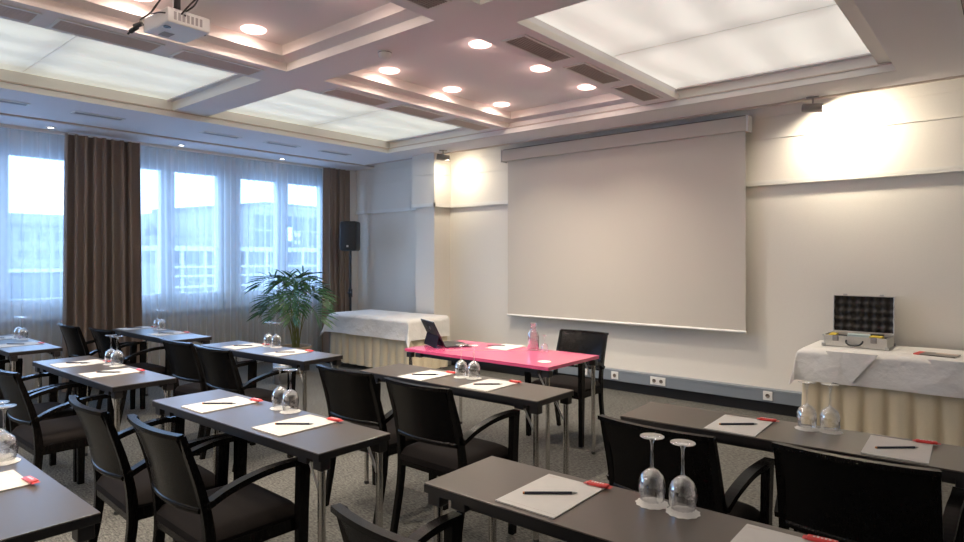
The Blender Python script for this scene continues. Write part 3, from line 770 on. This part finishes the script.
# ------------------------------------------------------------------ skirted side tables
def skirted(x0, x1, y0, y1, zt, zb, drop, hang, label_t, label_c, seed, right_face=True):
    cx, cy = (x0+x1)/2, (y0+y1)/2; hx, hy_ = (x1-x0)/2, (y1-y0)/2
    o = thing('side_table', label_t, 'table', (cx, cy, 0))
    MB().box(-hx, hx, -hy_, hy_, zt-.03, zt-.004).build('tabletop', M['edge'], o)
    for sx in (-1,1):
        for sy in (-1,1):
            MB().tube([(sx*(hx-.07), sy*(hy_-.07), 0), (sx*(hx-.07), sy*(hy_-.07), zt-.03)], .016, 10).build('leg', M['chrome'], o)
    # pleated skirt on the front and both ends
    rnd = random.Random(seed)
    path = []
    def run(a, b, n):
        for k in range(n): path.append((a[0]+(b[0]-a[0])*k/n, a[1]+(b[1]-a[1])*k/n))
    e = .004
    run((-hx-e, hy_), (-hx-e, -hy_-e), 60); run((-hx-e, -hy_-e), (hx+e, -hy_-e), 170); run((hx+e, -hy_-e), (hx+e, hy_), 60); path.append((hx+e, hy_))
    sk = MB(); nv = 6; n = len(path)
    s = 0; vs = []
    def pleat(s_, v):
        f_ = (s_/.155) % 1.0
        b_ = max(0, min(1, 1.15*math.sin(PI*min(1, f_/.80))))**.5*(.7+.3*f_) if f_ < .80 else 0.0
        return (.001 + (.010+.028*v)*max(0,b_))
    for j in range(nv+1):
        v = j/nv; z = zt-.035 + (zb-zt+.035)*v; s = 0
        for i in range(n):
            a = path[max(0,i-1)]; b = path[min(n-1,i+1)]
            if i: s += math.hypot(path[i][0]-path[i-1][0], path[i][1]-path[i-1][1])
            tx, ty = b[0]-a[0], b[1]-a[1]; L_ = math.hypot(tx,ty) or 1
            nx, ny = ty/L_, -tx/L_
            if not (nx*path[i][0] + ny*path[i][1] > 0): nx, ny = -nx, -ny
            q = pleat(s + .01*math.sin(7*s), v)
            vs.append((path[i][0]+nx*q, path[i][1]+ny*q, z))
    sk.add(vs, [(j*n+i, j*n+i+1, (j+1)*n+i+1, (j+1)*n+i) for j in range(nv) for i in range(n-1)], True)
    sk.build('skirt', M['skirt'], o)
    # cloth: flat cloth coordinates folded over the table edge
    ov = drop; cl = MB(); NU, NV = 110, 64
    def fn(u, v):
        X = -hx-ov + (2*hx+2*ov)*u; Y = -hy_-ov + (2*hy_+ov+.0)*v
        du = max(0, abs(X)-hx); dv = max(0, -hy_-Y)
        dr = max(du, dv) + hang*(math.hypot(du, dv)-max(du, dv))
        fl = .05 + hang*(.20*min(1,min(du,dv)/.06) + .5*min(du,dv))
        sx = (1 if X > 0 else -1)
        xx = max(-hx, min(hx, X)); yy = max(-hy_, Y)
        wv = .010*math.sin(9*X+seed)+.006*math.sin(17*Y+2*seed)
        if du > 0: xx += sx*(.042*min(1,du/.03) + (fl+wv*4)*du)
        if dv > 0: yy -= (.042*min(1,dv/.03) + (fl+wv*4)*dv)
        return (xx, yy, zt + .002 - dr*(.985) + .0012*math.sin(13*X)*math.sin(11*Y))
    cl.grid(fn, NU, NV)
    c_ = cl.build('tablecloth', M['linen'], loc=(cx, cy, 0))
    tag(c_, label_c, 'tablecloth')
    return o, c_, (cx, cy, hx, hy_)
skirted(-7.15, -5.62, 5.25, 5.93, .725, .07, .262, .75, 'side table with pleated cream skirt in front of the wall pillar', 'white tablecloth on the side table by the loudspeaker', 3)
_, clo, (cx, cy, hx, hy_) = skirted(-1.300, .55, 5.60, 6.22, .742, .05, .262, .45, 'side table with pleated cream skirt under the silver briefcase', 'white tablecloth under the silver briefcase', 8)
for (xa, xb, xm, dz) in ((-1.13,-.77,-.945,.235), (-.47,-.09,-.26,.20)):
    fy = 5.60-.052-cy
    fl = MB(); fl.add([(xa-cx, fy, .738), (xb-cx, fy, .738), (xm-cx, fy-.014-.012, .742-dz)], [(0,2,1)])
    fl.add([(xa-cx, fy+.002, .738), (xb-cx, fy+.002, .738), (xm-cx, fy-.0125-.010, .742-dz)], [(0,1,2)])
    fl.build('folded_corner', M['linen'], clo)

# briefcase
o = thing('briefcase', 'open silver aluminium briefcase with black egg-crate foam lid', 'briefcase', (-.972, 5.985, .7475), R(-1))
bx = MB(); W_, D_, H_ = .225, .165, .088
bx.box(-W_, W_, -D_, D_, 0, .004); bx.box(-W_, W_, -D_, -D_+.006, .004, H_); bx.box(-W_, W_, D_-.006, D_, .004, H_)
bx.box(-W_, -W_+.006, -D_+.006, D_-.006, .004, H_); bx.box(W_-.006, W_, -D_+.006, D_-.006, .004, H_)
bx.build('case_body', M['alu'], o, bevel=.002)
MB().box(-W_+.006, W_-.006, -D_+.006, D_-.006, .004, .066).build('foam_lining', M['foam'], o)
md = MB()
for sx in (-1,1):
    for sy in (-1,1): md.box(sx*W_-.012, sx*W_+.012, sy*D_-.012, sy*D_+.012, -.001, .022)
for sx in (-1,1):
    md.box(sx*W_-.0015-.006, sx*W_+.0015+.0, -D_, D_, H_-.006, H_+.002)
md.build('edge_trim', M['steel'], o)
for x in (-.135, .135):
    MB().box(x-.022, x+.022, -D_-.008, -D_, .045, .092).box(x-.015, x+.015, -D_-.013, -D_-.007, .05, .078).build('latch', M['fixture'], o, bevel=.002)
MB().tube(arc([(-.058,-D_-.004,.055),(-.055,-D_-.024,.040),(-.030,-D_-.034,.022),(.030,-D_-.034,.022),(.055,-D_-.024,.040),(.058,-D_-.004,.055)], 5), .0065, 10).build('handle', M['plasticblk'], o)
lid = MB(); tl = Matrix.Translation((0, D_+.002, H_+.004)) @ Matrix.Rotation(R(-4),4,'X')
lid.box(-W_, W_, .040, .046, 0, .315, mat=tl); lid.box(-W_, W_, 0, .046, .309, .315, mat=tl); lid.box(-W_, W_, 0, .046, 0, .006, mat=tl)
lid.box(-W_, -W_+.006, 0, .046, 0, .315, mat=tl); lid.box(W_-.006, W_, 0, .046, 0, .315, mat=tl)
lo = lid.build('lid', M['alu'], o, bevel=.002)
ef = MB()
def egg(u, v):
    x = -W_+.008 + (2*W_-.016)*u; z = .008+.299*v
    return tl @ Vector((x, .020 + .019*math.sin(2*PI*(u*3.5+v*2.2))*math.sin(2*PI*(u*3.5-v*2.2)), z))
ef.grid(egg, 168, 96); ef.build('egg_crate_foam', M['foam'], lo)
for x in (-.135, .135): MB().box(x-.014, x+.014, -.004, .02, .315, .326, mat=tl).build('hasp', M['steel'], lo)
def card(name, lab, cat, loc, sx, sy, sz, rz, m_):
    q = MB().box(-sx/2, sx/2, -sy/2, sy/2, 0, sz).build(name, m_, bevel=.001); q.location = loc; q.rotation_euler = (0,0,rz); tag(q, lab, cat); return q
bz = .7475+.0665
card('card_stack', 'pale blue stack of cards inside the open briefcase', 'cards', (-.965, 5.955, bz), .16, .11, .030, R(6), M['bluepaper'])
card('yellow_card_box', 'yellow card box in the right of the open briefcase', 'box', (-.835, 5.93, bz), .085, .10, .026, R(-4), M['yellow'])
card('yellow_card_box', 'small yellow card box in the left of the open briefcase', 'box', (-1.145, 5.93, bz), .05, .16, .026, R(3), M['yellow'])
card('marker_box', 'dark marker box in the open briefcase beside the blue cards', 'box', (-.855, 6.06, bz), .10, .06, .028, R(0), M['plasticblk'])
# brochure
o = thing('brochure', 'dark brochure with a red spine strip on the briefcase table', 'brochure', (-.43, 5.79, .7465), R(-8)); o.scale = (.86,.92,1)
MB().box(-.105,.15,-.10,.10,0,.006).build('pages', M['bookgrey'], o)
MB().box(-.15,-.105,-.10,.10,0,.0063).build('red_strip', M['red'], o)
MB().box(-.02,.14,.02,.09,.0061,.0066).build('cover_panel', M['ventpale'], o)

# ------------------------------------------------------------------ loudspeaker
o = thing('speaker_stand', 'black tripod stand carrying the loudspeaker in the corner', 'speaker stand', (-7.47, 5.81, 0))
MB().tube([(0,0,.25),(0,0,1.581)], .017, 12).build('pole', M['plasticblk'], o)
MB().tube([(0,0,.90),(0,0,1.02)], .028, 12).build('collar', M['plasticblk'], o)
MB().tube([(-.06,0,.96),(.05,-.02,.97)], .011, 8).build('knob', M['plasticblk'], o)
for k in range(3):
    a = R(30+120*k)
    MB().tube([(0,0,.55),(.17*math.cos(a),.17*math.sin(a),.18),(.22*math.cos(a),.22*math.sin(a),.0)], .011, 8).build('leg', M['plasticblk'], o)
o = thing('loudspeaker', 'black loudspeaker on a stand beside the narrow brown curtain', 'loudspeaker', (-7.47, 5.81, 1.582), R(34))
sb = MB(); sb.rbox(-.125,.125,-.13,.10,.0,.435,.03).build('cabinet', M['plasticblk'], o)
MB().grid(lambda u, v: (-.11+.22*u, -.131-.010*math.sin(PI*u), .018+.40*v), 12, 4).build('grille', M['keys'], o)
MB().box(-.014,.014,-.1445,-.142,.055,.083).build('badge', M['steel'], o)

# ------------------------------------------------------------------ potted palm
o = thing('potted_palm', 'green potted palm standing before the sheer curtain', 'potted plant', (-7.06, 4.60, 0))
MB().lathe([(0,.0),(.15,.0),(.19,.12),(.205,.30),(.215,.335),(.205,.345),(.195,.335),(.19,.30)], 32).build('pot', M['basket'], o)
MB().disc((0,0,.305), .192, 28).build('soil', M['soil'], o)
rnd = random.Random(21)
def frond(az, reach, top, droop, z0=.30, leafl=.26):
    ca, sa = math.cos(az), math.sin(az); bx_, by_ = .06*math.cos(az*2.3), .06*math.sin(az*1.7)
    pts = arc([(bx_,by_,z0), (bx_+ca*reach*.18, by_+sa*reach*.18, z0+(top-z0)*.55), (bx_+ca*reach*.52, by_+sa*reach*.52, z0+(top-z0)*.95), (bx_+ca*reach*.8, by_+sa*reach*.8, top-droop*.25), (bx_+ca*reach, by_+sa*reach, top-droop)], 8)
    f = MB(); n = len(pts); f.tube(pts, [.0065-.005*i/(n-1) for i in range(n)], 6, mi=1)
    k0 = int(n*.46)
    for i in range(k0, n, 2):
        tpos = (i-k0)/(n-k0); t_ = (pts[min(n-1,i+1)]-pts[i-1]).normalized()
        sd = t_.cross(Vector((0,0,1))).normalized(); up = sd.cross(t_)
        for s_ in (-1,1):
            base = pts[i]
            L_ = leafl*(.55+.55*math.sin(PI*min(1,.18+.75*tpos)))*rnd.uniform(.85,1.1)
            d = (sd*s_*(.95-.45*tpos) + t_*(.60+.5*tpos) + up*.42).normalized()
            wv = t_.cross(d).normalized().cross(d).normalized()
            m1 = base + d*L_*.35 + Vector((0,0,.006)); m2 = base + d*L_*.7 - Vector((0,0,L_*.03)); tip = base + d*L_ - Vector((0,0,L_*.13))
            f.add([base, m1+wv*.013, m2+wv*.011, tip, m2-wv*.011, m1-wv*.013], [(0,1,5),(1,2,4,5),(2,3,4)], False, 0)
    return f.build('frond', [M['leaf'], M['stem']], o)
# direction, reach, top, droop
for az, reach, top, droop in ((218,.66,1.27,.12),(200,.62,1.02,.12),(240,.50,1.02,.16),(255,.42,1.22,.10),(20,.52,1.12,.18),(40,.50,1.08,.2),(60,.42,1.20,.12),
        (95,.40,1.10,.10),(130,.42,1.18,.10),(165,.48,1.05,.16),(180,.36,1.28,.06),(285,.46,1.05,.16),(310,.52,1.12,.18),(335,.55,1.06,.20),(350,.34,1.26,.06),(75,.25,1.30,.03),(300,.26,1.24,.04),(225,.60,.88,.10),(10,.58,.86,.14),(265,.50,.84,.10),(318,.56,.90,.14)):
    reach *= .70; top *= .965; frond(R(az+rnd.uniform(-6,6)), reach, top, droop, leafl=rnd.uniform(.21,.27))
o = thing('waste_bin', 'small grey metal bin beside the palm pot behind the table', 'bin', (-6.55, 4.10, 0))
MB().lathe([(0,0),(.095,0),(.11,.30),(.105,.30),(.092,.01),(0,.01)], 24).build('bucket', M['steel'], o)
MB().lathe([(.104,.292),(.113,.292),(.114,.304),(.104,.304)], 24).build('rim', M['steel'], o)

# ------------------------------------------------------------------ projector
o = thing('ceiling_projector', 'white projector hanging from the near ceiling coffer', 'projector', (-3.76, 1.655, 2.80), R(2))
MB().rbox(-.15,.15,-.125,.125,0,.085,.008).build('body', M['white'], o)
MB().box(-.11,-.03,-.06,.0,-.002,.001).build('filter_cover', M['ventgrey'], o)
MB().lathe([(.020,0),(.020,-.004),(.016,-.004),(.0,-.003)], 20, (.06,-.085,0)).build('screw_foot', M['lens'], o)
MB().lathe([(.030,0),(.034,.022),(.028,.024),(0,.012)], 20, mat=Matrix.Translation((.05,.122,.045)) @ Matrix.Rotation(-PI/2,4,'X')).build('lens', M['lens'], o)
gv = MB()
for k in range(7): gv.box(.1495,.1515,-.09+k*.025,-.075+k*.025,.02,.065)
gv.build('side_grille', M['ventgrey'], o)
mt = MB(); mt.tube([(0,0,.085),(0,0,.300)], .02, 12); mt.box(-.09,.09,-.07,.07,.085,.097); mt.box(-.06,.06,-.06,.06,.300,.309)
mt.build('ceiling_mount', M['plasticblk'], o)
def cable(pts, r_): MB().tube(arc(pts, 7), r_, 8).build('cable', M['plasticblk'], o)
cable([(.13,-.05,.05),(.20,-.03,.10),(.19,.03,.17),(.10,.05,.15),(.11,-.01,.09),(.16,-.03,.055)], .005)
cable([(.02,.0,.29),(-.06,-.05,.22),(-.12,-.09,.13),(-.20,-.12,.09),(-.15,-.135,.05)], .005)
cable([(-.15,-.10,.06),(-.22,-.13,.05),(-.30,-.15,.02)], .006)
cable([(.0,.0,.29),(.03,-.10,.17),(-.02,-.14,.08),(.08,-.14,.06),(.13,-.12,.05)], .004)
for (a, b) in (((-.22,-.13,.05),(-.275,-.145,.03)), ((-.16,-.13,.055),(-.21,-.15,.045))):
    MB().tube([a, b], .014, 8).build('plug', M['plasticblk'], o)

# ------------------------------------------------------------------ outside the windows
def haze(name, col): return mat(name, col, .9, spec=.1)
H_WALL, H_WIN, H_ROOF, H_WHITE, H_DARK, H_GREEN = haze('facade_pale', (.20,.21,.215)), haze('facade_window', (.075,.09,.11)), haze('roof_grey', (.125,.13,.14)), haze('white_band', (.50,.51,.52)), haze('dark_glazing', (.055,.075,.10)), emit('green_sign', (.10,1.0,.25), 1.6)
H_HALL = haze('hall_wall', (.28,.285,.29))
GZ = -6.0
b1 = thing('office_building', 'pale office block with rows of windows outside, left of the brown curtain', 'building', (-45, 12, GZ))
MB().box(-8, 0, -11, 5.0, 0, 3.45-GZ).build('wall', H_WALL, b1)
MB().box(-8, .3, -11.2, 5.2, 3.45-GZ, 3.65-GZ).add([(.3,-11.2,3.65-GZ),(.3,5.2,3.65-GZ),(-4,5.2,4.4-GZ),(-4,-11.2,4.4-GZ)], [(0,1,2,3)]).build('roof', H_ROOF, b1)
for r in range(3):
    for k in range(20):
        y = -10.6 + k*.92
        if y > 4.4: continue
        MB().box(.0, .06, y, y+.42, 2.55-r*1.08-GZ, 3.08-r*1.08-GZ).build('window', H_WIN, b1)
MB().box(.0, 1.2, -11, 5.2, .66-GZ, .86-GZ).build('canopy', H_WHITE, b1)
MB().box(.0, .8, -11, 5.2, -1.2-GZ, .5-GZ).build('shop_front', H_DARK, b1)
b2 = thing('station_hall', 'pale gabled hall with large windows outside, behind the potted palm', 'building', (-46, 26, GZ))
MB().add([(0,-7.5,0),(0,10,0),(0,10,5.65-GZ),(0,1,5.75-GZ),(0,-7.5,4.65-GZ),(-10,-7.5,0),(-10,10,0),(-10,10,5.65-GZ),(-10,1,5.75-GZ),(-10,-7.5,4.65-GZ)],
   [(0,1,2,3,4),(9,8,7,6,5),(0,4,9,5),(1,6,7,2),(4,3,8,9),(3,2,7,8)]).build('wall', H_HALL, b2)
MB().add([(.3,-7.6,4.62-GZ),(.3,1,5.74-GZ),(.3,10.1,5.64-GZ),(.3,10.1,5.90-GZ),(.3,1,6.0-GZ),(.3,-7.6,4.88-GZ)], [(0,1,4,5),(1,2,3,4)]).build('roof_edge', H_ROOF, b2)
for k, (a, b) in enumerate(((.3,2.0), (2.5,4.9), (5.4,8.0))):
    f = MB().box(.0,.08,a,b,2.45-GZ,4.98-GZ).build('window', H_DARK, b2)
    MB().box(.08,.12,(a+b)/2-.04,(a+b)/2+.04,2.45-GZ,4.98-GZ).box(.08,.12,a,b,3.7-GZ,3.78-GZ).build('mullion', H_WHITE, f)
b3 = thing('low_station_roof', 'low white platform roof with dark glazing outside the right windows', 'building', (-38, 22, GZ))
MB().box(-3.8, 0, -6.5, 14, 1.93-GZ, 2.22-GZ).build('roof', H_WHITE, b3)
MB().box(-3.7, -.4, -6.5, 14, 1.2-GZ, 1.93-GZ).build('glazing', H_DARK, b3)
for z in (.9, .35, -.3): MB().box(-.2, .1, -6.5, 14, z-GZ, z+.12-GZ).build('railing', H_WHITE, b3)
for k in range(15): MB().box(-.3,-.05,-6.4+k*1.4,-6.25+k*1.4,0,1.93-GZ).build('post', H_WHITE, b3)
MB().box(-3.7,-.5,-6.5,14,0,1.2-GZ).build('platform_wall', H_WALL, b3)
b4 = thing('low_house', 'small grey roofed house outside, seen through the window right of the brown curtain', 'building', (-42.5, 18.7, GZ))
MB().box(-2.2,0,-1.1,1.2,0,3.0-GZ).build('wall', H_WALL, b4)
MB().add([(.2,-1.2,3.0-GZ),(.2,1.4,3.0-GZ),(-1.1,.2,4.0-GZ),(-1.1,-1.2,4.0-GZ),(-2.4,1.4,3.0-GZ),(-2.4,-1.2,3.0-GZ)], [(0,1,2,3),(1,4,2),(3,2,4,5)]).build('roof', H_ROOF, b4)
sg = thing('green_sign', 'green and white sign outside, seen through the rightmost window', 'sign', (-37.8, 24.0, 2.22))
MB().box(-.03,.03,0,.42,.45,1.40).build('board', H_GREEN, sg)
MB().box(-.02,.02,.62,1.05,.75,1.05).box(-.02,.02,.62,1.05,.25,.5).build('white_board', H_WHITE, sg)
MB().box(-.02,.02,.1,.16,0,.45).box(-.02,.02,.8,.86,0,.75).build('post', H_DARK, sg)
structure(MB().box(-70, -9.5, -40, 80, GZ-.1, GZ).build('ground_outside', haze('asphalt', (.30,.34,.40))))

# ------------------------------------------------------------------ light
wd = bpy.data.worlds.new('sky'); SC.world = wd; wd.use_nodes = True
bg = wd.node_tree.nodes['Background']; bg.inputs[0].default_value = (.38,.60,1.0,1); bg.inputs[1].default_value = 6.8
def area(name, loc, rot, sx, sy, e, col, portal=False):
    l = bpy.data.lights.new(name, 'AREA'); l.shape = 'RECTANGLE'; l.size = sx; l.size_y = sy; l.energy = e; l.color = col
    if portal: l.cycles.is_portal = True
    o = bpy.data.objects.new(name, l); COL.objects.link(o); o.location = loc; o.rotation_euler = rot; return o
for (y0, y1) in WIN:
    area('window_portal', (XW-.25, (y0+y1)/2, 1.75), (0, R(-90), 0), 1.9, y1-y0, 1, (1,1,1), True)

# ------------------------------------------------------------------ camera
cam = bpy.data.cameras.new('camera'); co = bpy.data.objects.new('camera', cam); COL.objects.link(co)
cam.sensor_fit = 'HORIZONTAL'; cam.sensor_width = 36; cam.lens = 625.8/964*36
cam.shift_y = (258.5-271)/964; cam.clip_start = .05; cam.clip_end = 300
co.location = (0, 0, 1.47); co.rotation_euler = (R(90), 0, R(40.26))
SC.camera = co
SC.view_settings.view_transform = 'Standard'
SC.view_settings.look = 'None'
SC.view_settings.exposure = .30
SC.view_settings.gamma = 1.08
cy_ = SC.cycles
cy_.use_denoising = True; cy_.max_bounces = 12; cy_.transparent_max_bounces = 32; cy_.diffuse_bounces = 6; cy_.glossy_bounces = 6; cy_.transmission_bounces = 12
cy_.caustics_reflective = False; cy_.caustics_refractive = False; cy_.sample_clamp_indirect = 6.0
